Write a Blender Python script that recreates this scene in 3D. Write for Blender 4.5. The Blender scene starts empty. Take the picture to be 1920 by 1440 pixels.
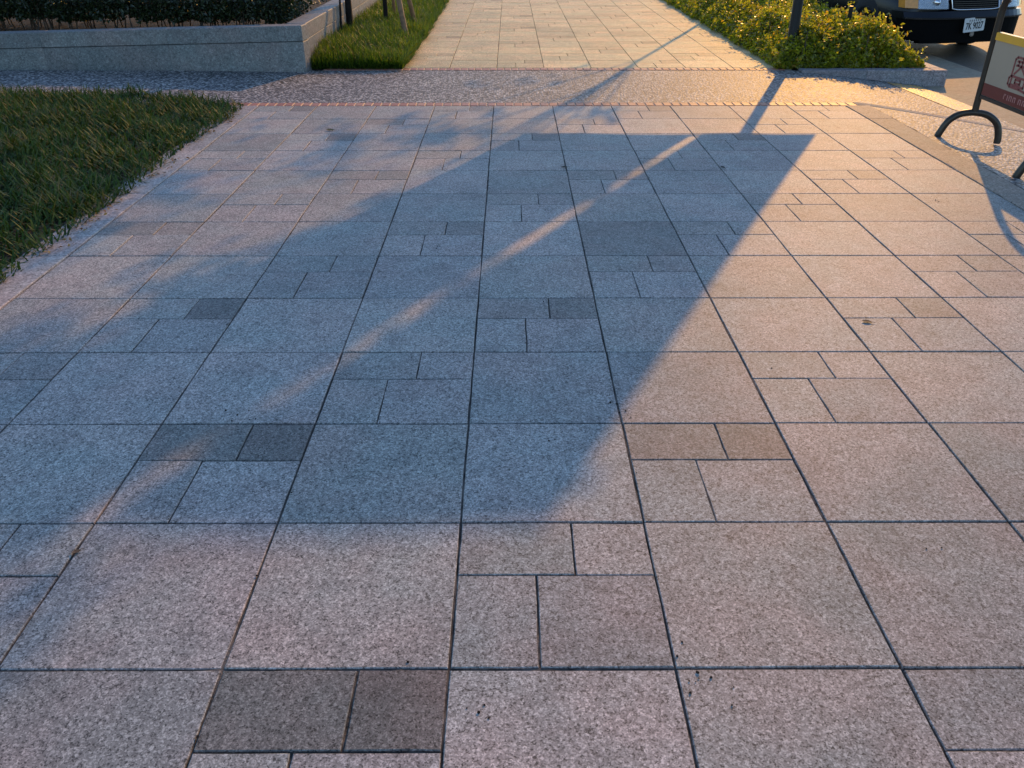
import bpy, math, random
import numpy as np
from mathutils import Vector, Matrix
random.seed(7); RNG = np.random.default_rng(11)
SC = bpy.context.scene
COL = SC.collection
R = math.radians

# ------------------------------------------------------------------ camera, sky, sun, exposure
H = 1.452
cam = bpy.data.objects.new('camera', bpy.data.cameras.new('camera'))
COL.objects.link(cam); SC.camera = cam
cam.location = (0, 0, H)
cam.rotation_euler = (R(60), 0, -0.0028)
cam.data.sensor_width = 36; cam.data.lens = 28.91
cam.data.clip_start = .05; cam.data.clip_end = 1500
SUN_AZ, SUN_EL = 21.5, 22.0           # azimuth from +Y towards +X
world = bpy.data.worlds.new('World'); SC.world = world; world.use_nodes = True
wn = world.node_tree
sky = wn.nodes.new('ShaderNodeTexSky'); sky.sky_type = 'NISHITA'; sky.sun_disc = False
sky.sun_elevation = R(SUN_EL); sky.sun_rotation = R(SUN_AZ)
sky.air_density = 1.0; sky.dust_density = .3; sky.ozone_density = 3.5
wn.links.new(sky.outputs[0], wn.nodes['Background'].inputs[0])
wn.nodes['Background'].inputs[1].default_value = .15
sun = bpy.data.objects.new('sun', bpy.data.lights.new('sun', 'SUN'))
COL.objects.link(sun)
sun.data.energy = 2.15; sun.data.angle = R(.5); sun.data.color = (1, .51, .125)
SDIR = Vector((math.sin(R(SUN_AZ)) * math.cos(R(SUN_EL)), math.cos(R(SUN_AZ)) * math.cos(R(SUN_EL)), math.sin(R(SUN_EL))))
sun.rotation_euler = SDIR.to_track_quat('Z', 'Y').to_euler()
sun.location = SDIR * 60
SC.view_settings.view_transform = 'Standard'; SC.view_settings.look = 'None'
SC.view_settings.gamma = 1; SC.view_settings.use_curve_mapping = False
SC.view_settings.exposure = .64
SC.cycles.max_bounces = 6

# ------------------------------------------------------------------ helpers
def link(o, parent=None):
    COL.objects.link(o)
    if parent is not None: o.parent = parent
    return o

def tag(o, label=None, cat=None, group=None, kind=None):
    if label: o['label'] = label
    if cat: o['category'] = cat
    if group: o['group'] = group
    if kind: o['kind'] = kind
    return o

def empty(name, loc=(0, 0, 0), rz=0):
    o = bpy.data.objects.new(name, None); o.empty_display_size = .1
    o.location = loc; o.rotation_euler = (0, 0, rz)
    return link(o)

class MB:
    def __init__(s): s.v = []; s.f = []; s.sm = []
    def add(s, vs, fs, smooth=False):
        b = len(s.v); s.v += [tuple(p) for p in vs]
        s.f += [tuple(b + i for i in f) for f in fs]; s.sm += [smooth] * len(fs); return s
    def box(s, x0, y0, z0, x1, y1, z1, M=None, bev=0.0):
        if bev <= 0:
            vs = [Vector((x, y, z)) for z in (z0, z1) for x, y in ((x0, y0), (x1, y0), (x1, y1), (x0, y1))]
            fs = [(3, 2, 1, 0), (4, 5, 6, 7), (0, 1, 5, 4), (1, 2, 6, 5), (2, 3, 7, 6), (3, 0, 4, 7)]
        else:
            b = bev
            ring = lambda i, z: [Vector((x0 + i, y0 + i, z)), Vector((x1 - i, y0 + i, z)), Vector((x1 - i, y1 - i, z)), Vector((x0 + i, y1 - i, z))]
            vs = ring(0, z0) + ring(0, z1 - b) + ring(b, z1)
            fs = [(3, 2, 1, 0)]
            for k in (0, 4):
                for i in range(4): fs.append((k + i, k + (i + 1) % 4, k + 4 + (i + 1) % 4, k + 4 + i))
            fs.append((8, 9, 10, 11))
        if M is not None: vs = [M @ p for p in vs]
        return s.add(vs, fs)
    def tube(s, pts, rad, n=12, cap=True, flat=1.0):
        pts = [Vector(p) for p in pts]
        if not hasattr(rad, '__len__'): rad = [rad] * len(pts)
        vs = []; fs = []
        up = Vector((0, 0, 1)); prev = None
        for i, p in enumerate(pts):
            d = (pts[min(i + 1, len(pts) - 1)] - pts[max(i - 1, 0)]).normalized()
            if prev is None:
                a = d.cross(up)
                if a.length < .1: a = d.cross(Vector((1, 0, 0)))
                a.normalize()
            else:
                a = (prev - d * prev.dot(d)).normalized()
            prev = a; b = d.cross(a)
            for k in range(n):
                t = 2 * math.pi * k / n
                vs.append(p + (a * math.cos(t) + b * math.sin(t) * flat) * rad[i])
        for i in range(len(pts) - 1):
            for k in range(n):
                fs.append((i * n + k, i * n + (k + 1) % n, (i + 1) * n + (k + 1) % n, (i + 1) * n + k))
        s.add(vs, fs, True)
        if cap:
            s.add(vs[:n], [tuple(range(n))]); s.add(vs[-n:], [tuple(reversed(range(n)))])
        return s
    def lathe(s, prof, n=20, M=None):
        vs = [Vector((r * math.cos(2 * math.pi * k / n), r * math.sin(2 * math.pi * k / n), z)) for r, z in prof for k in range(n)]
        fs = [(i * n + k, i * n + (k + 1) % n, (i + 1) * n + (k + 1) % n, (i + 1) * n + k) for i in range(len(prof) - 1) for k in range(n)]
        if M is not None: vs = [M @ p for p in vs]
        return s.add(vs, fs, True)
    def prism(s, poly, h, M=None):
        n = len(poly)
        vs = [Vector((x, y, 0)) for x, y in poly] + [Vector((x, y, h)) for x, y in poly]
        fs = [tuple(range(n))[::-1], tuple(range(n, 2 * n))] + [(i, (i + 1) % n, n + (i + 1) % n, n + i) for i in range(n)]
        if M is not None: vs = [M @ p for p in vs]
        return s.add(vs, fs)
    def mesh(s, name, m=None):
        me = bpy.data.meshes.new(name); me.from_pydata(s.v, [], s.f)
        me.polygons.foreach_set('use_smooth', s.sm)
        if m: me.materials.append(m)
        me.update(); return me
    def build(s, name, m=None, parent=None):
        return link(bpy.data.objects.new(name, s.mesh(name, m)), parent)

def raw_mesh(name, V, F, mat, tint=None):
    """V (n,3) float, F (m,k) int, tint per vertex"""
    me = bpy.data.meshes.new(name)
    n, m, k = len(V), len(F), F.shape[1]
    me.vertices.add(n); me.vertices.foreach_set('co', V.astype(np.float32).ravel())
    me.loops.add(m * k); me.loops.foreach_set('vertex_index', F.astype(np.int32).ravel())
    me.polygons.add(m); me.polygons.foreach_set('loop_start', np.arange(0, m * k, k, dtype=np.int32))
    me.update(calc_edges=True)
    if tint is not None:
        a = me.attributes.new('tint', 'FLOAT', 'POINT'); a.data.foreach_set('value', tint.astype(np.float32))
    me.materials.append(mat)
    return link(bpy.data.objects.new(name, me))

# ------------------------------------------------------------------ materials
class NT:
    def __init__(s, name):
        s.m = bpy.data.materials.new(name); s.m.use_nodes = True
        s.t = s.m.node_tree; s.b = s.t.nodes['Principled BSDF']; s.out = s.t.nodes['Material Output']
    def n(s, typ, **kw):
        nd = s.t.nodes.new(typ)
        for k, v in kw.items():
            if k.startswith('i_'):
                key = k[2:]; nd.inputs[int(key) if key.isdigit() else key.replace('_', ' ')].default_value = v
            else: setattr(nd, k, v)
        return nd
    def l(s, a, b): s.t.links.new(a, b)
    def ramp(s, src, stops):
        r = s.n('ShaderNodeValToRGB'); e = r.color_ramp.elements
        while len(e) < len(stops): e.new(.5)
        for q, (p, c) in zip(e, stops): q.position = p; q.color = (*c, 1) if len(c) == 3 else c
        s.l(src, r.inputs[0]); return r.outputs[0]
    def noise(s, co, scale, detail=3, rough=.5):
        nn = s.n('ShaderNodeTexNoise', i_Scale=scale, i_Detail=detail, i_Roughness=rough)
        if co is not None: s.l(co, nn.inputs['Vector'])
        return nn.outputs[0]
    def mul(s, a, b, fac=1.0, mode='MULTIPLY'):
        m = s.n('ShaderNodeMix', data_type='RGBA', blend_type=mode); m.inputs[0].default_value = fac if not hasattr(fac, 'links') else 0
        if hasattr(fac, 'links'): s.l(fac, m.inputs[0])
        for q, idx in ((a, 6), (b, 7)):
            if hasattr(q, 'links'): s.l(q, m.inputs[idx])
            else: m.inputs[idx].default_value = (*q, 1)
        return m.outputs[2]
    def pos(s, shift=True):
        g = s.n('ShaderNodeNewGeometry').outputs['Position']
        if not shift: return g
        oi = s.n('ShaderNodeObjectInfo'); v = s.n('ShaderNodeVectorMath', operation='SCALE'); v.inputs[3].default_value = 1
        cb = s.n('ShaderNodeCombineXYZ'); mm = s.n('ShaderNodeMath', operation='MULTIPLY'); mm.inputs[1].default_value = 37
        s.l(oi.outputs['Random'], mm.inputs[0]); s.l(mm.outputs[0], cb.inputs[0]); s.l(mm.outputs[0], cb.inputs[1])
        ad = s.n('ShaderNodeVectorMath', operation='ADD'); s.l(g, ad.inputs[0]); s.l(cb.outputs[0], ad.inputs[1])
        return ad.outputs[0]
    def bump(s, src, strength, dist):
        b = s.n('ShaderNodeBump', i_Strength=strength, i_Distance=dist); s.l(src, b.inputs['Height'])
        s.l(b.outputs[0], s.b.inputs['Normal']); return b

def simple(name, col, rough=.5, metal=0.0, spec=.5, coat=0.0, var=.12, scale=25):
    q = NT(name); b = q.b; b.inputs['Roughness'].default_value = rough; b.inputs['Metallic'].default_value = metal
    b.inputs['Specular IOR Level'].default_value = spec; b.inputs['Coat Weight'].default_value = coat
    tc = q.n('ShaderNodeTexCoord').outputs['Object']
    nz = q.noise(tc, scale, 4)
    r = q.ramp(nz, [(.3, tuple(c * (1 - var) for c in col)), (.7, tuple(min(1, c * (1 + var)) for c in col))])
    q.l(r, b.inputs['Base Color']); return q.m

def granite(name, base, spec=.6, rough=.5, fine=150, contrast=1.0, bump=.35, pit=True):
    """speckled flamed stone; the object colour tints each piece"""
    q = NT(name); b = q.b
    p = q.pos()
    oi = q.n('ShaderNodeObjectInfo')
    vs = q.n('ShaderNodeTexVoronoi', i_Scale=float(fine)); q.l(p, vs.inputs['Vector'])
    s1 = q.n('ShaderNodeSeparateColor'); q.l(vs.outputs['Color'], s1.inputs[0])
    vb = q.n('ShaderNodeTexVoronoi', i_Scale=float(fine) * .45); q.l(p, vb.inputs['Vector'])
    s2 = q.n('ShaderNodeSeparateColor'); q.l(vb.outputs['Color'], s2.inputs[0])
    ma = q.n('ShaderNodeMath', operation='MULTIPLY'); ma.inputs[1].default_value = .62; q.l(s1.outputs[0], ma.inputs[0])
    mc = q.n('ShaderNodeMath', operation='MULTIPLY_ADD'); mc.inputs[1].default_value = .38; q.l(s2.outputs[1], mc.inputs[0]); q.l(ma.outputs[0], mc.inputs[2])
    n1 = mc.outputs[0]
    lo = tuple(c * (1 - .84 * contrast) for c in base); hi = tuple(min(.9, c * (1 + 1.1 * contrast)) for c in base)
    c1 = q.ramp(n1, [(.13, lo), (.30, tuple(c * (1 - .28 * contrast) for c in base)), (.62, tuple(c * (1 + .08 * contrast) for c in base)), (.92, hi)])
    n2 = q.noise(p, 2.3, 4, .6)
    warm = q.ramp(n2, [(.38, (.93, 1.0, 1.02)), (.62, (1.07, .985, .985))])
    c2 = q.mul(c1, warm)
    n3 = q.noise(p, 7, 5, .65)
    dirt = q.ramp(n3, [(.30, (.80, .80, .81)), (.50, (1.0, 1.0, 1.0)), (.74, (1.09, 1.09, 1.09))])
    c3 = q.mul(c2, dirt)
    if pit:
        vo = q.n('ShaderNodeTexVoronoi', i_Scale=48.0); q.l(p, vo.inputs['Vector'])
        near = q.ramp(vo.outputs['Distance'], [(.10, (0, 0, 0)), (.17, (1, 1, 1))])
        n4 = q.noise(p, 4.0, 2)
        gate = q.ramp(n4, [(.60, (1, 1, 1)), (.68, (0, 0, 0))])
        g2 = q.mul(near, gate, mode='LIGHTEN')
        pits = q.ramp(g2, [(0.0, (.35, .33, .33)), (1.0, (1, 1, 1))])
        c3 = q.mul(c3, pits)
    if pit:
        vg = q.n('ShaderNodeTexVoronoi', i_Scale=2.6); q.l(q.pos(False), vg.inputs['Vector'])
        c3 = q.mul(c3, q.ramp(vg.outputs['Distance'], [(.022, (.55, .55, .56)), (.040, (1, 1, 1))]))
        ns = q.noise(q.pos(False), .9, 6, .62)
        c3 = q.mul(c3, q.ramp(ns, [(.36, (.86, .87, .88)), (.5, (1, 1, 1)), (.66, (1.08, 1.06, 1.05))]))
    rnd = q.ramp(oi.outputs['Random'], [(0, (.86, .87, .88)), (.5, (1.0, 1.0, 1.0)), (1, (1.10, 1.07, 1.05))])
    c4 = q.mul(c3, rnd)
    c5 = q.mul(c4, oi.outputs['Color'])
    q.l(c5, b.inputs['Base Color'])
    b.inputs['Roughness'].default_value = rough; b.inputs['Specular IOR Level'].default_value = spec
    q.bump(n1, bump, .002)
    return q.m

def aggregate(name, spec=.28):
    q = NT(name); b = q.b; p = q.pos(False)
    vo = q.n('ShaderNodeTexVoronoi', i_Scale=46.0); q.l(p, vo.inputs['Vector'])
    sep = q.n('ShaderNodeSeparateColor'); q.l(vo.outputs['Color'], sep.inputs[0])
    c = q.ramp(sep.outputs[0], [(.0, (.05, .05, .055)), (.25, (.17, .165, .165)), (.5, (.32, .31, .30)), (.8, (.48, .45, .42)), (1.0, (.70, .66, .60))])
    dist = q.ramp(vo.outputs['Distance'], [(.40, (1, 1, 1)), (.66, (.16, .155, .15))])
    c = q.mul(c, dist)
    n2 = q.noise(p, 1.6, 4); c = q.mul(c, q.ramp(n2, [(.35, (.82, .82, .84)), (.65, (1.08, 1.06, 1.03))]))
    q.l(c, b.inputs['Base Color']); b.inputs['Roughness'].default_value = .6; b.inputs['Specular IOR Level'].default_value = spec
    inv = q.ramp(vo.outputs['Distance'], [(0, (1, 1, 1)), (.6, (0, 0, 0))])
    q.bump(inv, .8, .005)
    return q.m

def foliage(name, stops, rough=.45, spec=.5, trans=.35, glow=(1.5, 1.7, .7)):
    q = NT(name); b = q.b
    at = q.n('ShaderNodeAttribute', attribute_name='tint')
    c = q.ramp(at.outputs['Fac'], stops)
    q.l(c, b.inputs['Base Color']); b.inputs['Roughness'].default_value = rough; b.inputs['Specular IOR Level'].default_value = spec
    tr = q.n('ShaderNodeBsdfTranslucent'); br = q.mul(c, glow); q.l(br, tr.inputs['Color'])
    mx = q.n('ShaderNodeMixShader'); mx.inputs[0].default_value = trans
    q.l(b.outputs[0], mx.inputs[1]); q.l(tr.outputs[0], mx.inputs[2]); q.l(mx.outputs[0], q.out.inputs['Surface'])
    return q.m

M = {}
M['paver'] = granite('granite_paver', (.325, .312, .285), spec=.34, rough=.66, contrast=.88, fine=310, bump=.2)
M['kerb'] = granite('granite_kerb', (.34, .33, .32), fine=160, spec=.3, rough=.7, contrast=.6, pit=False)
M['wall'] = granite('granite_wall', (.195, .195, .185), fine=120, spec=.35, rough=.65, contrast=.5, pit=False)
M['aggregate'] = aggregate('exposed_aggregate')
def soil(name, a, b_, sc):
    q = NT(name); p = q.pos(False); n = q.noise(p, sc, 6, .7)
    q.l(q.ramp(n, [(.35, a), (.65, b_)]), q.b.inputs['Base Color']); q.b.inputs['Roughness'].default_value = .95
    q.b.inputs['Specular IOR Level'].default_value = .15; q.bump(n, .9, .02); return q.m
M['joint'] = soil('joint_sand', (.028, .028, .028), (.17, .155, .14), 16)
M['soil'] = soil('bed_soil', (.03, .024, .016), (.09, .07, .045), 14)
M['mortar'] = soil('pale_mortar', (.34, .29, .25), (.5, .43, .36), 60)
M['earth'] = soil('distant_ground', (.05, .05, .035), (.09, .085, .06), .5)
M['asphalt'] = granite('asphalt', (.075, .062, .045), fine=110, spec=.35, rough=.65, contrast=.6, bump=.8, pit=False)
M['concrete'] = granite('pale_concrete', (.30, .245, .17), fine=70, spec=.25, rough=.75, contrast=.25, pit=False)
M['pale_strip'] = granite('pale_strip', (.40, .35, .28), fine=110, spec=.2, rough=.8, contrast=.4, pit=False)
# terracotta brick
q = NT('terracotta_brick'); oi = q.n('ShaderNodeObjectInfo'); p = q.pos()
c = q.ramp(oi.outputs['Random'], [(0, (.30, .10, .065)), (.4, (.40, .15, .09)), (.7, (.44, .20, .12)), (1, (.33, .13, .10))])
c = q.mul(c, q.ramp(q.noise(p, 60, 4), [(.3, (.75, .75, .78)), (.7, (1.15, 1.15, 1.15))]))
q.l(c, q.b.inputs['Base Color']); q.b.inputs['Roughness'].default_value = .6; M['brick'] = q.m
# worn yellow paint over aggregate
q = NT('worn_yellow_paint'); p = q.pos(False)
vo = q.n('ShaderNodeTexVoronoi', i_Scale=46.0); q.l(p, vo.inputs['Vector'])
sep = q.n('ShaderNodeSeparateColor'); q.l(vo.outputs['Color'], sep.inputs[0])
w1 = q.noise(p, 9, 5, .7)
ad = q.n('ShaderNodeMath', operation='MULTIPLY_ADD'); q.l(sep.outputs[0], ad.inputs[0]); ad.inputs[1].default_value = .35; q.l(w1, ad.inputs[2])
q.l(q.ramp(ad.outputs[0], [(.50, (.68, .36, .02)), (.64, (.55, .30, .03)), (.72, (.20, .17, .13))]), q.b.inputs['Base Color'])
q.b.inputs['Roughness'].default_value = .5; q.bump(vo.outputs['Distance'], .5, .004); M['yellow'] = q.m
M['grass'] = foliage('grass_blades', [(0, (.014, .034, .008)), (.3, (.032, .066, .012)), (.55, (.062, .105, .018)), (.82, (.11, .13, .025)), (.93, (.15, .12, .045)), (1, (.17, .13, .06))], rough=.6, spec=.18, trans=.12)
M['grass_far'] = foliage('verge_grass', [(0, (.02, .045, .006)), (.4, (.05, .10, .012)), (.75, (.12, .17, .02)), (1, (.22, .20, .04))], rough=.45, spec=.4, trans=.45, glow=(2.0, 2.0, .6))
M['shrub'] = foliage('glossy_shrub_leaves', [(0, (.02, .035, .008)), (.3, (.07, .09, .012)), (.65, (.18, .19, .022)), (.95, (.26, .25, .04)), (1, (.32, .2, .03))], rough=.3, spec=.6, trans=.55, glow=(3.0, 2.9, .7))
M['hedge'] = foliage('dark_hedge_leaves', [(0, (.010, .018, .007)), (.5, (.02, .035, .011)), (.9, (.045, .06, .02)), (1, (.07, .08, .03))], rough=.4, spec=.5, trans=.12)
M['crown'] = foliage('tree_leaves', [(0, (.02, .045, .01)), (1, (.06, .09, .02))], trans=.2)
M['litter'] = foliage('dry_leaves', [(0, (.10, .055, .025)), (.5, (.26, .13, .045)), (1, (.42, .28, .10))], rough=.7, spec=.2, trans=.1)
M['bark'] = simple('bark', (.07, .05, .035), .85, var=.4, scale=30)
M['darkbark'] = simple('dark_bark', (.022, .018, .016), .95, spec=.1, var=.3, scale=30)
M['bamboo'] = simple('weathered_wood_stake', (.26, .14, .06), .7, var=.35, scale=20)
M['blackpaint'] = simple('black_painted_metal', (.008, .008, .008), .45, spec=.3)
M['bronze'] = simple('dark_bronze_tube', (.050, .040, .030), .33, metal=.35, spec=.5, var=.2)
M['carpaint'] = simple('dark_navy_car_paint', (.0025, .0025, .006), .32, spec=.35, coat=.15, var=.03)
M['blackplastic'] = simple('black_plastic', (.004, .004, .004), .8, spec=.08)
M['rubber'] = simple('tyre_rubber', (.02, .02, .02), .8)
M['chrome'] = simple('chrome', (.75, .75, .76), .12, metal=1, var=.02)
M['alloy'] = simple('grey_alloy', (.4, .4, .41), .3, metal=1, var=.05)
M['grillebar'] = simple('dark_grille_bar', (.09, .07, .05), .3, metal=.6)
M['whiteplate'] = simple('white_plate', (.62, .62, .60), .4, var=.06)
M['ink'] = simple('black_ink', (.012, .012, .014), .5)
M['autoglass'] = simple('tinted_glass', (.01, .012, .014), .05, spec=.8, coat=.6)
M['panel'] = simple('pale_sign_sheet', (.42, .33, .235), .45, var=.05, scale=3)
M['redprint'] = simple('brick_red_print', (.17, .022, .013), .6, var=.06)
M['redline'] = simple('dusty_red_print', (.26, .055, .05), .5, var=.08)
M['pinkprint'] = simple('pale_pink_print', (.50, .22, .19), .45, var=.05)
M['sunlitrail'] = simple('sunlit_gold_rail', (.85, .42, .02), .35, spec=.6, var=.05)  # gold rail, the strong sunlight on it mixed into the base colour
M['shadow_cloth'] = simple('shadow_banner_cloth', (.25, .25, .3), .8)
q = NT('headlamp_glass'); q.b.inputs['Base Color'].default_value = (.85, .87, .88, 1); q.b.inputs['Roughness'].default_value = .08
q.b.inputs['Transmission Weight'].default_value = .85; q.b.inputs['IOR'].default_value = 1.45; M['lens'] = q.m
M['amber'] = simple('amber_lens', (.75, .32, .06), .15, spec=.7)
M['reflector'] = simple('lamp_reflector', (.62, .62, .62), .22, metal=.9)

# ------------------------------------------------------------------ ground levels
def smooth(a, b, x):
    t = min(1, max(0, (x - a) / (b - a))); return t * t * (3 - 2 * t)
def level(x, y):
    """paved ground sinks gently to the road on the right"""
    return -.146 * min(1, max(0, (x - 3.05) / 1.35))

def sheet(name, m, fn, nx, ny, zfn, dz):
    """fn(u,v)->(x,y) grid sheet"""
    vs = []; fs = []
    for j in range(ny + 1):
        for i in range(nx + 1):
            x, y = fn(i / nx, j / ny); vs.append((x, y, zfn(x, y) + dz))
    for j in range(ny):
        for i in range(nx):
            a = j * (nx + 1) + i; fs.append((a, a + 1, a + nx + 2, a + nx + 1))
    mb = MB(); mb.add(vs, fs, True); o = mb.build(name, m); o['kind'] = 'structure'; return o

rect = lambda x0, y0, x1, y1: (lambda u, v: (x0 + (x1 - x0) * u, y0 + (y1 - y0) * v))
sheet('ground', M['earth'], rect(-400, -200, 400, 600), 8, 8, lambda x, y: -.32, 0)
sheet('road', M['asphalt'], rect(5.34, -30, 16, 120), 4, 30, lambda x, y: -.150, 0)
sheet('gutter', M['concrete'], rect(4.28, -6, 5.34, 60), 3, 20, lambda x, y: -.146, 0)
sheet('crossing_path', M['aggregate'], rect(-12, 7.405, 4.30, 9.06), 60, 8, level, -.004)
def left_fan(u, v):
    x = -12 + 9.2 * u; return x, 7.405 + (9.45 - 7.405) * v
sheet('sign_apron', M['aggregate'], rect(3.06, -2, 4.30, 7.405), 14, 40, level, -.003)

# ------------------------------------------------------------------ pavers
T = .5; X0 = -.1352; Y0 = 1.258
def piece_mesh(w, d, name, m, th=.06, bev=.0020, jit=.0014, seg=3):
    """paver with slightly uneven arris; origin at its centre, top at z=0"""
    pts = []
    cs = [(-w / 2, -d / 2), (w / 2, -d / 2), (w / 2, d / 2), (-w / 2, d / 2)]
    for i in range(4):
        a = cs[i]; b = cs[(i + 1) % 4]
        for k in range(seg):
            t = k / seg; j = jit if k else jit * .5
            pts.append((a[0] + (b[0] - a[0]) * t + random.uniform(-j, j), a[1] + (b[1] - a[1]) * t + random.uniform(-j, j)))
    n = len(pts)
    top = [(x * (1 - 2 * bev / w) , y * (1 - 2 * bev / d), 0) for x, y in pts]
    mid = [(x, y, -bev * random.uniform(.8, 1.3)) for x, y in pts]
    low = [(x, y, -th) for x, y in pts]
    mb = MB(); mb.add(low + mid + top, [])
    fs = [tuple(range(2 * n, 3 * n))]
    for i in range(n):
        k = (i + 1) % n
        fs += [(i, k, n + k, n + i), (n + i, n + k, 2 * n + k, 2 * n + i)]
    mb.f += fs; mb.sm += [False] * len(fs)
    return mb.mesh(name, m)

VAR = {}
def paver(parent, x0, y0, x1, y1, col=(1, 1, 1), gap=.0031, z=0, mat='paver'):
    w = round(x1 - x0 - 2 * gap, 4); d = round(y1 - y0 - 2 * gap, 4)
    key = (w, d, mat)
    lst = VAR.setdefault(key, [])
    if len(lst) < 5: lst.append(piece_mesh(w, d, 'paver', M[mat]))
    me = random.choice(lst)
    o = bpy.data.objects.new('paver', me); link(o, parent)
    o.location = ((x0 + x1) / 2 + random.uniform(-.0008, .0008), (y0 + y1) / 2 + random.uniform(-.0008, .0008), z + random.uniform(-.0009, .0009))
    o.rotation_euler = (random.uniform(-.0016, .0016), random.uniform(-.0016, .0016), random.uniform(-.0012, .0012) + random.choice((0, math.pi)) * 0)
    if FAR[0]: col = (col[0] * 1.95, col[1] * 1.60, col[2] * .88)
    o.color = (*col, 1)
    return o
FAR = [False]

DARK = {(-1, -1): (.60, .48), (1, -2): (.66, .50), (1, 1): (.78, .60), (3, 0): (.92, .62), (3, -3): (.95, .60), (3, 3): (1.0, .70),
        (4, 1): (.84, .86), (5, -1): (.84, .70), (5, -4): (.72, .70), (5, 2): (.9, .9), (6, 0): (.88, .92), (7, -2): (.84, .72), (7, 1): (.8, .78), (7, 4): (.98, .8),
        (8, 5): (.9, .9), (9, -3): (1, .6), (9, 0): (1, .66), (9, 3): (1, .62), (10, -2): (.72, 1), (11, -1): (.96, .66), (11, 2): (1, .76), (11, -4): (.9, .7)}
DARKBIG = {(5, 1): .79, (7, 0): .82, (1, -1): .93, (3, 1): .95, (6, 1): .9}
def cell(parent, j, k, far=False):
    x = X0 + T * k; y = Y0 + T * j
    if far: y = 9.205 + T * j
    if (k - j) % 3 == 0:
        if far: a, b = random.choice(((1, .72), (.85, .7), (1, 1), (.9, .8)))
        else: a, b = DARK.get((j, k), (random.uniform(.93, 1.03), random.uniform(.9, 1.03)))
        ca = (a, a, a * .99); cb = (b * 1.02, b, b * 1.0)
        g = .0024
        paver(parent, x + .0013, y + .2 + .0943 - .0943 + .1, x + .3, y + T - .0013, ca, g) if False else None
        paver(parent, x + .001, y + .295, x + .3, y + T - .001, ca, g)
        paver(parent, x + .3, y + .295, x + T - .001, y + T - .001, cb, g)
        c2 = random.uniform(.93, 1.05); c3 = random.uniform(.95, 1.08)
        paver(parent, x + .001, y + .001, x + .2, y + .295, (c2, c2, c2), g)
        paver(parent, x + .2, y + .001, x + T - .001, y + .295, (c3, c3 * .99, c3), g)
    else:
        c = DARKBIG.get((j, k), random.uniform(.94, 1.05)) if not far else random.uniform(.92, 1.06)
        paver(parent, x, y, x + T, y + T, (c, c, c * random.uniform(.98, 1.02)))

def fill(x, y): return -.0058 + .0036 * (math.sin(9.1 * x + 3 * math.sin(4.3 * y)) * math.sin(7.7 * y + 2.1 * math.sin(5.9 * x))) + .0016 * math.sin(61 * x + 5 * math.sin(23 * y)) * math.sin(57 * y)
fore = sheet('pavement', M['joint'], rect(-2.40, -1.0, 3.09, 7.262), 150, 260, fill, 0)
for j in range(-1, 12):
    for k in range(-4, 6): cell(fore, j, k)
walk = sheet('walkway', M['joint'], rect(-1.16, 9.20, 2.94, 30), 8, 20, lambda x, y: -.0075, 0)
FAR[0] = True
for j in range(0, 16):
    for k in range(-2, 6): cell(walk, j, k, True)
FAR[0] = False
# rows beyond what the pieces can be told apart, and the rows under the photographer's feet
def plain_rows(parent, y0, j0, j1, k0, k1):
    mb = MB()
    for j in range(j0, j1):
        for k in range(k0, k1):
            x = X0 + T * k; y = y0 + T * j; g = .0045
            rs = [(0, 0, .5, .5)] if (k - j) % 3 else [(0, .295, .3, .5), (.3, .295, .5, .5), (0, 0, .2, .295), (.2, 0, .5, .295)]
            for a, b, c, d in rs: mb.box(x + a + g, y + b + g, -.05, x + c - g, y + d - g, 0, bev=.003)
    o = mb.build('paver_rows', M['paver'], parent); o['kind'] = 'stuff'
plain_rows(fore, Y0, -4, -1, -4, 6)
plain_rows(walk, 9.205, 16, 40, -2, 6)
# granite border strips
def border(x0, x1, ys, zl, col=(1.02, 1.0, .98)):
    y = ys[0]
    while y < ys[1] - .05:
        y2 = min(ys[1], y + 1.0)
        o = paver(fore, x0, y, x1, y2, col, .002, zl, 'kerb'); o.name = 'border_stone'; y = y2
border(-2.36, X0 - 4 * T - .001, (-.25, 7.258), .004)
border(X0 + 6 * T + .001, X0 + 6 * T + .205, (-.25, 7.258), .004, (.80, .72, .60))
# pale lumpy mortar left along the right border
mb = MB(); y = 3.9
while y < 5.7:
    w = random.uniform(.003, .011) * (1 if 4.2 < y < 5.5 else .5); L = random.uniform(.02, .06)
    x = X0 + 6 * T + .003 + random.uniform(-.003, .004)
    mb.prism([(x - w, y), (x + w * .7, y + .2 * L), (x + w, y + .8 * L), (x - w * .4, y + L)], .006, Matrix.Translation((0, 0, -.001)))
    y += L * random.uniform(.8, 1.6)
o = mb.build('mortar_line', M['mortar'], fore); o['kind'] = 'stuff'

# brick edgings
brick_me = [piece_mesh(.066, .125, 'brick', M['brick'], .05, .003, .0012) for _ in range(4)]
def edging(y0, x0, x1, label_z=0):
    e = sheet('brick_edging', M['mortar'], rect(x0, y0 - .003, x1, y0 + .141), 6, 1, level, -.0035)
    x = x0 + .006
    while x < x1 - .07:
        o = bpy.data.objects.new('brick', random.choice(brick_me)); link(o, e)
        o.location = (x + .035, y0 + .069 + random.uniform(-.002, .002), level(x, y0) + random.uniform(-.001, .0015)); o.rotation_euler = (0, 0, random.uniform(-.02, .02))
        x += .0755
edging(7.262, -2.46, 2.98)
edging(9.06, -1.95, 2.95)
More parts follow.
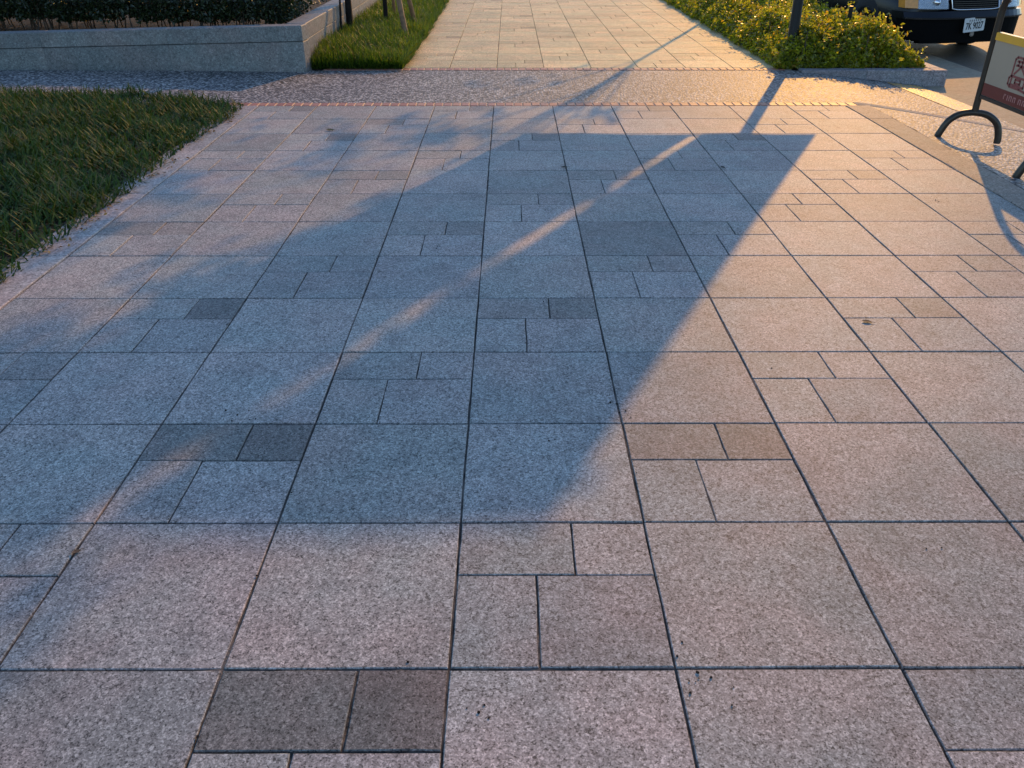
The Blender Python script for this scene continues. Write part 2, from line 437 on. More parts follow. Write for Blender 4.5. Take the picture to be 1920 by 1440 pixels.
# pale concrete strip that fences off the apron
mb = MB(); n = 24
L = []
for i in range(n + 1):
    t = i / n; x = 2.98 + 1.32 * t; yc = 7.35 - .50 * t ** 1.3; z = level(x, yc) - .001
    L += [(x, yc - .062, z - .012), (x, yc - .055, z + .001), (x, yc + .055, z + .001), (x, yc + .062, z - .012)]
mb.add(L, [(4 * i + k, 4 * i + 4 + k, 4 * i + 5 + k, 4 * i + 1 + k) for i in range(n) for k in range(3)])
o = mb.build('edging_strip', M['pale_strip']); o['kind'] = 'structure'
# worn yellow line where the path meets the gutter
sheet('painted_line', M['yellow'], (lambda u, v: (3.88 + .34 * u + .10 * (1 - v), 7.55 + 1.32 * v)), 6, 12, level, .0005)

# ------------------------------------------------------------------ kerb of the shrub bed
kb = empty('kerb', (3.0, 9.1, 0))
tag(kb, 'low grey granite kerb with a shaded face in front of the glossy shrub bed', 'kerb')
def stone(x0, y0, x1, y1, z0, z1, parent, mat, name='stone', bev=.006, col=(1, 1, 1)):
    mb = MB(); mb.box(x0, y0, z0, x1, y1, z1, bev=bev); o = mb.build(name, M[mat], parent)
    o.matrix_parent_inverse = Matrix.Translation(-parent.location) if parent else Matrix(); o.color = (*col, 1); return o
bx = [3.02, 3.70, 4.385, 4.53]
for a, b in zip(bx, bx[1:]): stone(a + .002, 8.955, b - .002, 9.105, -.30, .012, kb, 'kerb', col=(.78, .74, .76))
pts = [(4.455, 9.11), (4.455, 12.4), (3.7, 15.0), (3.7, 22.0)]
for (ax, ay), (bx_, by) in zip(pts, pts[1:]):
    d = Vector((bx_ - ax, by - ay, 0)); Ln = d.length; nseg = max(1, int(Ln / .9)); ang = math.atan2(d.y, d.x)
    for i in range(nseg):
        mb = MB(); mb.box(.002, -.07, -.30, Ln / nseg - .002, .07, .012, bev=.006)
        o = mb.build('stone', M['kerb'], kb); o.matrix_parent_inverse = Matrix.Translation(-kb.location)
        o.location = Vector((ax, ay, 0)) + d * (i / nseg); o.rotation_euler = (0, 0, ang)
sheet('soil_bed', M['soil'], (lambda u, v: (2.86 + (1.53 - .75 * smooth(.28, .5, v)) * u, 9.11 + 13 * v)), 6, 26, lambda x, y: 0, -.012)

# ------------------------------------------------------------------ planter wall
pw = empty('planter_wall', (-2.09, 8.95, 0))
tag(pw, 'long low grey granite planter wall with capstones, behind the gravel path', 'wall')
def wall_piece(p0, p1, w, zb, zt0, zt1, name, inset=0, mat='wall'):
    """slab from p0 to p1 (outer face line), w thick to the left of travel"""
    p0 = Vector((*p0, 0)); p1 = Vector((*p1, 0)); d = (p1 - p0).normalized(); nrm = Vector((-d.y, d.x, 0))
    b = .006; L = (p1 - p0).length
    def P(s, t, z): return p0 + d * s + nrm * t + Vector((0, 0, z))
    zz = lambda s: zt0 + (zt1 - zt0) * s / L
    zb0 = zb if not hasattr(zb, '__len__') else zb[0]; zb1 = zb if not hasattr(zb, '__len__') else zb[1]
    vs = [P(0, inset, zb0), P(L, inset, zb1), P(L, w, zb1), P(0, w, zb0),
          P(0, inset, zz(0) - b), P(L, inset, zz(L) - b), P(L, w, zz(L) - b), P(0, w, zz(0) - b),
          P(b, inset + b, zz(0)), P(L - b, inset + b, zz(L)), P(L - b, w - b, zz(L)), P(b, w - b, zz(0))]
    mb = MB(); mb.add(vs, [(3, 2, 1, 0), (8, 9, 10, 11)] + [(k + i, k + (i + 1) % 4, k + 4 + (i + 1) % 4, k + 4 + i) for k in (0, 4) for i in range(4)])
    o = mb.build(name, M[mat], pw); o.matrix_parent_inverse = Matrix.Translation(-pw.location); return o
# front wall runs from the far left to the corner; heights drop to the left
A = Vector((-9.0, 9.49)); B = Vector((-2.09, 8.95)); LT = (B - A).length
def fh(t): return .44 - .105 * (1 - t) * 2.09     # top height along the front, t=1 at corner
cuts = [0, .21, .41, .60, .795, 1]
for a, b in zip(cuts, cuts[1:]):
    pa = A.lerp(B, a); pb = A.lerp(B, b); d = (pb - pa).normalized() * .0012
    ha, hb = fh(a), fh(b)
    wall_piece(pa + d, pb - d, .20, -.05, ha - .150, hb - .150, 'stone', .006)
    wall_piece(pa + d, pb - d, .20, (ha - .143, hb - .143), ha, hb, 'capstone', 0)
ys = [8.95, 10.45, 11.02, 12.6, 14.2, 16, 18, 20, 22]
for i, (a, b) in enumerate(zip(ys, ys[1:])):
    x = -2.09; o0 = .201 if i == 0 else .003
    wall_piece((x, a + (.0 if i else .0)), (x, b - .005), .20, -.05, .290, .290, 'stone', .006) if i else None
    wall_piece((x, a), (x, b - .005), .20, .297, .44, .44, 'capstone', 0) if i else None
# first return stones butt against the corner block
wall_piece((-2.09, 9.155), (-2.09, 10.445), .20, -.05, .290, .290, 'stone', .006)
wall_piece((-2.09, 9.155), (-2.09, 10.445), .20, .297, .44, .44, 'capstone', 0)
sheet('planter_soil', M['soil'], (lambda u, v: (-9 + 6.72 * u, 9.66 - .50 * u + 13 * v)), 10, 10, lambda x, y: .25, 0)

# ------------------------------------------------------------------ vegetation
def vnoise(x, y, seed=0, f=1.0):
    x = np.asarray(x) * f; y = np.asarray(y) * f
    r = np.random.default_rng(seed); s = 0
    for i in range(6):
        a = r.uniform(0, 6.28); k = r.uniform(.7, 2.6); s = s + np.sin(k * (x * np.cos(a) + y * np.sin(a)) + r.uniform(0, 6.28))
    return s / 6

def blades(name, xs, ys, zs, ln, wd, tint, mat, lean=.5, curl=.6):
    n = len(xs)
    az = RNG.uniform(0, 2 * np.pi, n); le = np.abs(RNG.normal(lean, .28, n)).clip(.05, 1.35); cu = RNG.uniform(.1, 1, n) * curl
    dx, dy = np.cos(az), np.sin(az); px, py = -dy, dx
    V = np.zeros((n, 7, 3)); T_ = [0, .38, .74, 1.0]
    base = np.stack([xs, ys, zs], 1)
    horiz = 0; vert = 0; k = 0
    pos = base.copy(); prev = 0
    for i, t in enumerate(T_):
        ang = le + cu * t
        st = (t - prev) * ln; prev = t
        pos = pos + np.stack([dx * np.sin(ang) * st, dy * np.sin(ang) * st, np.cos(ang) * st], 1)
        w = wd * (1 - t ** 2 * .75) * .5
        if i < 3:
            off = np.stack([px * w, py * w, 0 * w], 1)
            V[:, k] = pos - off; V[:, k + 1] = pos + off; k += 2
        else: V[:, 6] = pos
    I = np.arange(n)[:, None] * 7
    F = np.concatenate([I + np.array(q) for q in ((0, 1, 3), (0, 3, 2), (2, 3, 5), (2, 5, 4), (4, 5, 6))], 0)
    return raw_mesh(name, V.reshape(-1, 3), F, mat, np.repeat(tint, 7))

def leaves(name, P, size, tint, mat, up=.5, aspect=.5, parent=None):
    """pointed leaves folded along the midrib: 6 points, 4 triangles"""
    n = len(P)
    d = RNG.normal(size=(n, 3)); d[:, 2] += up; d /= np.linalg.norm(d, axis=1)[:, None]
    r = RNG.normal(size=(n, 3)); a = np.cross(d, r); a /= np.linalg.norm(a, axis=1)[:, None]; c = np.cross(d, a)
    s = size[:, None]
    V = np.zeros((n, 5, 3))
    V[:, 0] = P - a * s * .5; V[:, 1] = P + a * s * .5 - d * s * .06
    V[:, 2] = P + c * s * aspect * .5 + d * s * .1; V[:, 3] = P - c * s * aspect * .5 + d * s * .1
    V[:, 4] = P + a * s * .02
    I = np.arange(n)[:, None] * 5
    F = np.concatenate([I + np.array(q) for q in ((0, 4, 2), (4, 1, 2), (0, 3, 4), (4, 3, 1))], 0)
    o = raw_mesh(name, V.reshape(-1, 3), F, mat, np.repeat(tint, 5))
    if parent is not None: o.parent = parent; o.matrix_parent_inverse = Matrix.Translation(-parent.location)
    return o

# left lawn
def lawn_far(x): return 7.28 + .52 * np.clip((-2.3 - x) / 1.1, 0, 1) ** .7
n = 110000
xs = RNG.uniform(-6.2, -2.2, n); ys = RNG.uniform(2.4, 7.95, n)
edge = -2.262 + .035 * vnoise(ys, ys * .3, 3, 3.2) + .02 * vnoise(ys, 0 * ys, 5, 11)
far = lawn_far(xs) + .03 * vnoise(xs, xs, 8, 5)
clump = vnoise(xs, ys, 2, 4.5) + .8 * vnoise(xs, ys, 12, 11)
keep = (xs < edge) & (ys < far) & (RNG.uniform(0, 1, n) < .62 + .4 * clump) & (xs > -1.0 * (ys + .85) * .72 - .6)
xs, ys, cl = xs[keep], ys[keep], clump[keep]; n = len(xs)
dry = vnoise(xs, ys, 21, 2.2)
tint = (.50 + .2 * cl + .10 * dry + RNG.normal(0, .17, n) + (RNG.uniform(0, 1, n) < .04) * .5).clip(0, 1)
ln = RNG.uniform(.055, .13, n) * (1 + .35 * cl)
near_edge = np.clip((xs + 2.45) / .25, 0, 1); ln *= 1 - .35 * near_edge
g = blades('lawn_grass', xs, ys, np.full(n, -.005), ln, RNG.uniform(.006, .014, n), tint, M['grass'], .65, 1.1)
tag(g, 'dark unmown grass of the lawn left of the pavement', 'grass', kind='stuff')
sheet('lawn_soil', M['soil'], (lambda u, v: (-12 + (9.70) * u, -2 + (9.22 + .5 * (1 - smooth(.88, 1, u))) * v)), 30, 30, lambda x, y: .012 * math.sin(7 * x) * math.sin(5 * y), -.015)

# verge right of the planter
n = 60000
ys = 9.14 + (RNG.uniform(0, 1, n) ** 1.5) * 9.5; xs = RNG.uniform(-2.09, -1.02, n)
edge = -1.10 + .05 * vnoise(ys, ys, 31, 4)
cl = vnoise(xs, ys, 33, 5)
keep = (xs < edge) & (RNG.uniform(0, 1, n) < .7 + .35 * cl)
xs, ys, cl = xs[keep], ys[keep], cl[keep]; n = len(xs)
zs = .10 * np.clip((-1.10 - xs) / .45, 0, 1) * np.clip((ys - 9.14) / .6, 0, 1)
tint = (.45 + .2 * cl + RNG.normal(0, .18, n)).clip(0, 1)
g = blades('verge_grass', xs, ys, zs, RNG.uniform(.09, .19, n) * (1 + .2 * cl), RNG.uniform(.005, .010, n), tint, M['grass_far'], .5, .8)
tag(g, 'bright green long grass between the planter wall and the far walkway', 'grass', kind='stuff')
sheet('verge_soil', M['soil'], (lambda u, v: (-2.085 + .97 * u, 9.13 + 16 * v)), 8, 30, lambda x, y: .10 * min(1, max(0, (-1.10 - x) / .45)) * min(1, max(0, (y - 9.14) / .6)), -.012)

# shrub bed on the right
def bed_right(y): return 4.34 - .78 * np.clip((y - 12.2) / 2.6, 0, 1)
n = 105000
ys = 9.08 + (RNG.uniform(0, 1, n) ** 1.35) * 9; xs = RNG.uniform(2.74, 4.5, n)
xr = bed_right(ys)
lim = .52
hgt = (.37 + .10 * vnoise(xs, ys, 41, 3.0) + .05 * vnoise(xs, ys, 43, 9))
eL = np.clip((xs - 2.80 - .06 * vnoise(ys, ys, 44, 5)) / .34, 0, 1) ** .6; eR = np.clip((xr + .03 + .08 * vnoise(ys, ys, 46, 5) - xs) / .36, 0, 1) ** .6
eF = np.clip((ys - 9.09 - .05 * vnoise(xs, xs, 47, 6)) / .42, 0, 1) ** .65
top = hgt * np.minimum(np.minimum(eL, eR), eF)
dp = RNG.exponential(.055, n)
zz = top - dp
rim = (top < hgt * .97)
zz = np.where(rim, RNG.uniform(.0, 1, n) ** .8 * top, zz)
gap = vnoise(xs * 1.0, ys, 51, 14) + .5 * vnoise(xs, ys, 52, 30)
keep = (top > .03) & (zz > .01) & (RNG.uniform(0, 1, n) < .75 + .45 * gap)
P = np.stack([xs, ys, zz], 1)[keep]; n = len(P)
dpt = (top - zz)[keep]; gap = gap[keep]
# young shoots that stand out of the mass
sp = RNG.choice(n, 1500); sp = sp[dpt[sp] < .05]
dirs = RNG.normal(size=(len(sp), 3)) * [.5, .5, .2] + [0, -.1, .9]; L_ = RNG.uniform(.05, .15, len(sp))
ex = [P[sp] + dirs * (L_ * k_ / 7)[:, None] + RNG.normal(0, .012, (len(sp), 3)) for k_ in range(1, 8)]
P = np.concatenate([P] + ex); dpt = np.concatenate([dpt] + [np.full(len(sp), -.06)] * 7); gap = np.concatenate([gap] + [np.zeros(len(sp))] * 7); n = len(P)
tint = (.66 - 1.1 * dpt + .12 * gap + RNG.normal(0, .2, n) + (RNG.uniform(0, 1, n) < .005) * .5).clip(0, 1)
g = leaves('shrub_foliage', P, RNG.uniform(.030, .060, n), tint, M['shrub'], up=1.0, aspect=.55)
tag(g, 'mass of glossy yellow-green low shrubs behind the kerb on the right', 'shrubs', kind='stuff')
mb = MB()
for i in range(240):
    y = 9.2 + random.random() * 6; x = random.uniform(2.98, float(bed_right(y)) - .12); h = random.uniform(.2, .38)
    mb.tube([(x, y, -.01), (x + random.uniform(-.04, .04), y + random.uniform(-.04, .04), h)], [.006, .003], 5, False)
o = mb.build('shrub_stems', M['bark']); tag(o, 'thin brown stems inside the low glossy shrub bed', 'stems', kind='stuff')

# dark hedge inside the planter
n = 100000
xs = RNG.uniform(-9, -2.32, n); yb = 9.62 - (xs + 2.09) * -.0 + (-(xs + 2.09)) * .078
ys = yb + RNG.exponential(.45, n)
wave = .10 * vnoise(xs, xs, 61, 6)
hb = .36 + .12 * np.abs(vnoise(xs, ys, 62, 7))
ht = .70 + .07 * vnoise(xs, ys, 64, 3)
zz = hb + (ht - hb) * RNG.uniform(0, 1, n)
ys = ys + wave + .12 * np.clip((.62 - zz) / .3, 0, 1) - .03
gap = vnoise(xs, zz * 2.2 + ys, 66, 12) + .6 * vnoise(xs, zz * 3, 67, 30)
keep = RNG.uniform(0, 1, n) < .6 + .55 * gap
P = np.stack([xs, ys, zz], 1)[keep]; n = len(P)
tint = (.40 + RNG.normal(0, .22, n) + .1 * gap[keep]).clip(0, 1)
g = leaves('hedge_foliage', P, RNG.uniform(.03, .055, n), tint, M['hedge'], up=.4, aspect=.5)
tag(g, 'dark dense hedge growing inside the granite planter', 'hedge', kind='stuff')
mb = MB()
for i in range(170):
    x = random.uniform(-8.8, -2.45); y = 9.72 - (x + 2.09) * .078 + random.random() * .7
    a = random.uniform(-.08, .08)
    mb.tube([(x, y, .24), (x + a, y + random.uniform(-.05, .02), .55), (x + a * 2, y, .64)], [.008, .006, .004], 5, False)
o = mb.build('hedge_stems', M['bark']); tag(o, 'thin bare stems under the dark hedge in the granite planter', 'stems', kind='stuff')

# dry leaves caught along the lawn edge
n = 260
ys = RNG.uniform(3.4, 7.1, n); w = vnoise(ys, ys, 71, 3)
k = w > -.05; ys = ys[k]; n = len(ys)
xs = -2.235 + RNG.normal(0, .035, n) + .02 * vnoise(ys, ys, 3, 3.2)
g = leaves('leaf_litter', np.stack([xs, ys, np.full(n, .012)], 1), RNG.uniform(.012, .035, n), RNG.uniform(0, 1, n), M['litter'], up=3, aspect=.5)
tag(g, 'brown dry leaf crumbs caught along the lawn edge', 'leaf litter', kind='stuff')

# ------------------------------------------------------------------ street trees and stakes
def inside(pt, poly):
    x, y = pt; c = False; j = len(poly) - 1
    for i in range(len(poly)):
        xi, yi = poly[i]; xj, yj = poly[j]
        if (yi > y) != (yj > y) and x < (xj - xi) * (y - yi) / (yj - yi) + xi: c = not c
        j = i
    return c
TAN = math.tan(R(SUN_EL)); SA, CA = math.sin(R(SUN_AZ)), math.cos(R(SUN_AZ))
def upsun(x, y, h): d = h / TAN; return (x + SA * d, y + CA * d, h)
# ground patches (x, y in metres) the unseen crown is shaped to shade, with density
SHADE = [([(-2.17, 2.51), (-1.96, 2.82), (-1.61, 3.16), (-1.17, 3.74), (-.7, 4.5), (-.3, 3.6), (-1.2, 1.77), (-1.15, 1.55), (-1.18, 1.37), (-1.43, 1.19), (-2.6, 1.3)], 2600),
         ([(-1.73, 3.61), (-1.17, 3.74), (-.96, 3.48), (-1.22, 3.3), (-1.63, 3.29)], 160),
         ([(-1.92, 5.11), (-1.57, 6.24), (-1.09, 6.74), (-.22, 6.41), (.42, 6.2), (-.21, 5.84), (-.75, 6.04), (-1.19, 5.11), (-1.57, 5.05)], 400),
         ([(-2.3, 3.74), (-2.16, 4.25), (-2.22, 5.11), (-1.83, 5.26), (-1.9, 4.57), (-2.1, 3.81)], 200),
         ([(-1.15, 4.1), (-.61, 4.72), (-.2, 5.49), (.5, 6.1), (-.1, 5.0), (-.7, 3.9), (-1.12, 3.6)], 260),
         ([(-.65, 8.44), (.26, 9.46), (1.12, 9.39), (.82, 8.58), (-.28, 8.16)], 60),
         ([(-5.11, 6.41), (-3.71, 6.07), (-2.22, 5.49), (-2.29, 4.57), (-2.28, 3.42), (-2.8, 2.59)], 1300),
         ([(-1.0, 6.6), (-.2, 6.5), (1.0, 6.9), (.6, 7.2), (-.5, 7.0)], 170),
         ([(.35, 4.55), (.55, 4.55), (.95, 5.25), (.72, 5.25)], 120), ([(-.42, 3.05), (-.22, 3.05), (.02, 3.55), (-.26, 3.55)], 70), ([(.75, 5.4), (1.1, 5.4), (1.15, 5.6), (.85, 5.6)], 40),
         ([(-2.1, 3.0), (-2.1, 7.2), (.6, 7.2), (.2, 5.0)], 40)]
def street_tree(name, x, y, h_fork, top, rad, shades, label, hmin, hmax, extra):
    t = empty(name, (x, y, 0)); tag(t, label, 'tree', 'young street trees')
    mb = MB(); mb.tube([(0, 0, -.05), (.02, .01, h_fork * .5), (-.01, .03, h_fork), (.03, 0, top)], [rad, rad * .85, rad * .7, rad * .25], 12)
    mb.build('trunk', M['bark'], t)
    pts = []
    for poly, cnt in shades:
        bx0 = min(p[0] for p in poly); bx1 = max(p[0] for p in poly); by0 = min(p[1] for p in poly); by1 = max(p[1] for p in poly)
        cl = []
        while len(cl) < max(6, cnt // 28):
            p = (random.uniform(bx0, bx1), random.uniform(by0, by1))
            if inside(p, poly): cl.append((*p, random.uniform(hmin, hmax)))
        for i in range(cnt):
            c = random.choice(cl)
            px, py, ph = c[0] + random.gauss(0, .08), c[1] + random.gauss(0, .17), c[2] + random.gauss(0, .09)
            pts.append(upsun(px, py, ph))
    for (cx, cy, cz, r, cnt) in extra:
        for i in range(cnt):
            d = Vector([random.gauss(0, 1) for _ in range(3)]).normalized() * r * random.random() ** .4
            pts.append((cx + d.x, cy + d.y, cz + d.z * .7))
    P = np.array(pts)
    leaves('crown', P, RNG.uniform(.06, .11, len(P)), RNG.uniform(0, 1, len(P)), M['crown'], up=.6, aspect=.6, parent=t)
    # limbs reach into the leaf clusters
    mb = MB()
    for i in range(12):
        q = P[random.randrange(len(P))] - np.array([x, y, 0])
        a = Vector((0, 0, h_fork * random.uniform(.8, 1.2))); b = Vector(q); m = a.lerp(b, .5) + Vector((0, 0, .3))
        mb.tube([a, m, b], [.014, .009, .004], 5, False)
    mb.build('branch', M['bark'], t)
    return t
street_tree('street_tree', 3.5, 14.9, 2.6, 4.6, .032, SHADE, 'young street tree out of view in the shrub bed, its crown shaped to dapple the paving', 3.0, 4.4, [])

# tree posts and stakes standing in the verge grass
GRP = 'supports of the young tree in the verge'
def post(name, base, top, r0, r1, mat, label, cat, n=10, bumpy=0):
    o_ = Vector(base); pts = []; rr = []
    for i in range(7):
        t = i / 6; p = (Vector(top) - o_) * t
        if 0 < i < 6: p += Vector((random.uniform(-1, 1), random.uniform(-1, 1), 0)) * bumpy
        pts.append(p); rr.append(r0 + (r1 - r0) * t)
    mb = MB(); mb.tube(pts, rr, n); o = mb.build(name, M[mat]); o.location = base
    return tag(o, label, cat)
post('tree_trunk', (-2.0, 11.15, 0), (-1.98, 11.2, 2.6), .040, .034, 'darkbark', 'thick dark upright young trunk nearest the planter wall', 'tree', bumpy=.004)
post('tree_trunk', (-1.66, 12.05, .05), (-1.66, 12.1, 2.6), .030, .026, 'darkbark', 'slimmer dark young trunk between the leaning wooden stakes', 'tree', bumpy=.005)
post('support_stake', (-1.275, 11.0, .05), (-1.66, 12.1, 1.55), .036, .030, 'bamboo', 'pale leaning wooden stake nearest the camera, its foot in the grass', 'stake', bumpy=.002)
post('support_stake', (-1.30, 12.35, .05), (-1.60, 12.1, 1.55), .032, .027, 'bamboo', 'brown leaning wooden stake nearest the walkway', 'stake', bumpy=.002)
post('support_stake', (-1.60, 12.55, .05), (-1.62, 12.2, 1.55), .022, .020, 'bamboo', 'thin pale upright wooden stake just behind the slim dark trunk', 'stake', bumpy=.002)
post('support_stake', (-2.04, 11.62, .05), (-2.02, 11.3, 1.5), .017, .016, 'bamboo', 'thin pale stake against the planter wall behind the thick dark trunk', 'stake', bumpy=.002)
post('support_stake', (-2.045, 10.75, 0), (-2.03, 11.1, 1.5), .013, .012, 'darkbark', 'thin dark stake touching the planter wall, leftmost of the supports', 'stake', bumpy=.002)

# ------------------------------------------------------------------ lamp post, with unseen cloths added to cast the big shadow
lp = empty('lamp_post', (3.04, 9.50, 0)); tag(lp, 'black round lamp post rising out of the front corner of the shrub bed', 'lamp post')
mb = MB(); mb.lathe([(.0, 0), (.12, 0), (.12, .02), (.075, .03), (.060, .10), (.056, .12), (.042, 2.0), (.040, 3.30), (.0, 3.32)], 24); mb.build('pole', M['blackpaint'], lp)
mb = MB(); mb.tube([(-1.95, .0, 3.28), (0, 0, 3.29), (.2, 0, 3.28)], .016, 8); mb.build('shadow_banner_arm', M['blackpaint'], lp)  # added arms, only there to carry the unseen shadow-casting cloths
mb = MB(); mb.tube([(-1.60, 0, 1.43), (0, 0, 1.435), (.5, 0, 1.43)], .012, 8); mb.build('shadow_banner_arm', M['blackpaint'], lp)
bn = empty('shadow_banner', (3.04, 9.50, 1.4)); tag(bn, 'pair of added unseen cloths on the black lamp post, shaped to cast the big paving shadow', 'shadow_cloth')  # added out of view to cast the large shadow on the paving
def shadow_banner_cloth(poly):
    # poly in (x, z) world on the plane y = 9.50; built with thickness and slight waves
    (xa0, z0), (xb0, _), (xb1, z1), (xa1, _) = poly
    nx, nz = 10, 12; V = []; F = []
    for s in (0, 1):
        for j in range(nz + 1):
            for i in range(nx + 1):
                u, v = i / nx, j / nz; xl = xa0 + (xa1 - xa0) * v; xr = xb0 + (xb1 - xb0) * v
                V.append((xl + (xr - xl) * u - 3.04, .02 * math.sin(6 * u + 2 * v) + .004 * s, z0 + (z1 - z0) * v - 1.4))
    N = (nx + 1) * (nz + 1)
    for j in range(nz):
        for i in range(nx):
            a = j * (nx + 1) + i; F.append((a, a + 1, a + nx + 2, a + nx + 1)); F.append((N + a, N + a + nx + 1, N + a + nx + 2, N + a + 1))
    mb = MB(); mb.add(V, F, True); mb.build('cloth', M['shadow_cloth'], bn)
YP = 9.50
def shp(x, y): d = (YP - y) / CA; return (x + d * SA, d * TAN)
a0 = shp(.10, 6.24); b0 = shp(2.286, 6.24); b1 = shp(.09, 1.715); a1 = shp(-2.13, 1.715)  # cloth outline traced back towards the sun from the large shadow's corners
g0 = shp(1.38, 6.24); g1 = shp(-1.14, 1.715); gw = .050
shadow_banner_cloth([a0, (g0[0] - gw * .3, a0[1]), (g1[0] - gw * 1.9, a1[1]), a1])
shadow_banner_cloth([(g0[0] + gw * 1.2, b0[1]), b0, b1, (g1[0] + gw * .0, b1[1])])
post('marker_stake', (3.80, 10.0, 0), (3.80, 10.0, .52), .022, .022, 'blackpaint', 'short black marker post standing among the glossy shrubs', 'post')

# ------------------------------------------------------------------ street sign on arched feet
sg = empty('pavement_sign', (3.41, 6.21, level(3.41, 6.21)), R(0)); tag(sg, 'freestanding sign with dark tubular frame, arched feet and red-and-beige panel', 'sign')
W_ = 1.10      # frame runs from the local origin along -y
def tube_curve(pts, k=6):
    out = []
    P = [Vector(p) for p in pts]
    for i in range(len(P) - 1):
        p0 = P[max(i - 1, 0)]; p1 = P[i]; p2 = P[i + 1]; p3 = P[min(i + 2, len(P) - 1)]
        for s in range(k):
            t = s / k
            out.append(.5 * ((2 * p1) + (p2 - p0) * t + (2 * p0 - 5 * p1 + 4 * p2 - p3) * t * t + (3 * p1 - p0 - 3 * p2 + p3) * t ** 3))
    out.append(P[-1]); return out
mb = MB()
r_ = .16; zt = 1.03
arc = [(0, 0, .20), (0, 0, .5), (0, 0, zt - r_)]
arc += [(0, -r_ + r_ * math.cos(a), zt - r_ + r_ * math.sin(a)) for a in [R(x) for x in (15, 30, 45, 60, 75, 90)]]
arc += [(0, -W_ + r_ - r_ * math.sin(a), zt - r_ + r_ * math.cos(a)) for a in [R(x) for x in (0, 15, 30, 45, 60, 75, 90)]]
arc += [(0, -W_, .5), (0, -W_, .20)]
mb.tube(arc, .0235, 14); mb.build('frame', M['bronze'], sg)
for yy in (0, -W_):
    mb = MB(); zlo = .012; c = [( -.205, .05, zlo - .0), (-.19, .045, .06), (-.155, .035, .135), (-.09, .02, .185), (0, 0, .200), (.09, -.02, .185), (.165, -.035, .13), (.195, -.045, .05), (.20, -.05, -.012)]
    mb.tube([Vector(p) + Vector((0, yy, 0)) for p in tube_curve(c, 5)], .0245, 14)
    f = mb.build('foot', M['bronze'], sg)
# panel with its rails
py0, py1 = -.045, -W_ + .045; zb, ztp = .335, .70
mb = MB(); mb.box(-.012, py1, zb, .012, py0, ztp); pn = mb.build('panel', M['panel'], sg)
mb = MB(); mb.box(-.0135, py1 + .002, zb + .001, -.0122, py0 - .002, zb + .082); mb.build('red_band', M['redprint'], pn)
mb = MB(); mb.box(-.020, py1, ztp + .002, .020, py0, ztp + .052, bev=.004); mb.build('top_rail', M['sunlitrail'], sg)
mb = MB(); mb.box(-.018, py1, zb - .026, .018, py0, zb - .002, bev=.004); mb.build('bottom_rail', M['bronze'], sg)
# printed emblem: (u across from the far end, v up), built as thin strips on the panel face
def strip(mb, pts, w, x=-.0136, t=.0008):
    for (u0, v0), (u1, v1) in zip(pts, pts[1:]):
        d = Vector((u1 - u0, v1 - v0)); L = d.length; d /= L; nn = Vector((-d.y, d.x)) * w / 2; e = d * w * .3
        q = [Vector((u0, v0)) - e - nn, Vector((u1, v1)) + e - nn, Vector((u1, v1)) + e + nn, Vector((u0, v0)) - e + nn]
        vs = [(x - t, -a.x, a.y) for a in q] + [(x + t, -a.x, a.y) for a in q]
        mb.add(vs, [(0, 1, 2, 3), (7, 6, 5, 4), (0, 4, 5, 1), (1, 5, 6, 2), (2, 6, 7, 3), (3, 7, 4, 0)])
mb = MB(); u0 = .335; w = .014
out = [(u0 + .04, .50 + .135), (u0 + .02, .50 + .12), (u0 + .02, .515), (u0, .50), (u0, .462), (u0 + .03, .447), (u0 + .15, .447), (u0 + .22, .44), (u0 + .37, .44), (u0 + .40, .46), (u0 + .40, .50), (u0 + .38, .52), (u0 + .38, .62), (u0 + .36, .635)]
strip(mb, out + [out[0]], w)
strip(mb, [(u0 + .05, .612), (u0 + .17, .612)], w); strip(mb, [(u0 + .05, .585), (u0 + .17, .585)], w)
strip(mb, [(u0 + .07, .612), (u0 + .07, .585)], w); strip(mb, [(u0 + .11, .635), (u0 + .11, .585), (u0 + .045, .530)], w); strip(mb, [(u0 + .12, .575), (u0 + .18, .535)], w)
strip(mb, [(u0 + .03, .515), (u0 + .19, .515), (u0 + .19, .462), (u0 + .03, .462), (u0 + .03, .515)], w)
strip(mb, [(u0 + .08, .50), (u0 + .14, .50), (u0 + .14, .477), (u0 + .08, .477), (u0 + .08, .50)], w)
strip(mb, [(u0 + .23, .612), (u0 + .35, .612)], w); strip(mb, [(u0 + .29, .635), (u0 + .29, .53)], w); strip(mb, [(u0 + .23, .575), (u0 + .35, .575)], w)
strip(mb, [(u0 + .23, .515), (u0 + .36, .515), (u0 + .36, .462), (u0 + .23, .462), (u0 + .23, .515)], w); strip(mb, [(u0 + .295, .515), (u0 + .295, .462)], w)
mb.build('emblem', M['redline'], pn)
mb = MB(); u = .34
for i in range(13):
    strip(mb, [(u, .362), (u, .392)], .008, -.0145); 
    if i % 2 == 0: strip(mb, [(u, .390), (u + .018, .390)], .007, -.0145)
    u += .024 + (.02 if i in (0, 5, 9) else 0)
lt = mb.build('lettering', M['pinkprint'], pn); lt['kind'] = 'stuff'

# ------------------------------------------------------------------ parked car
car = empty('parked_car', (5.70, 11.0, -.150), R(15)); tag(car, 'dark navy sedan parked nose-on beside the shrub bed', 'car')
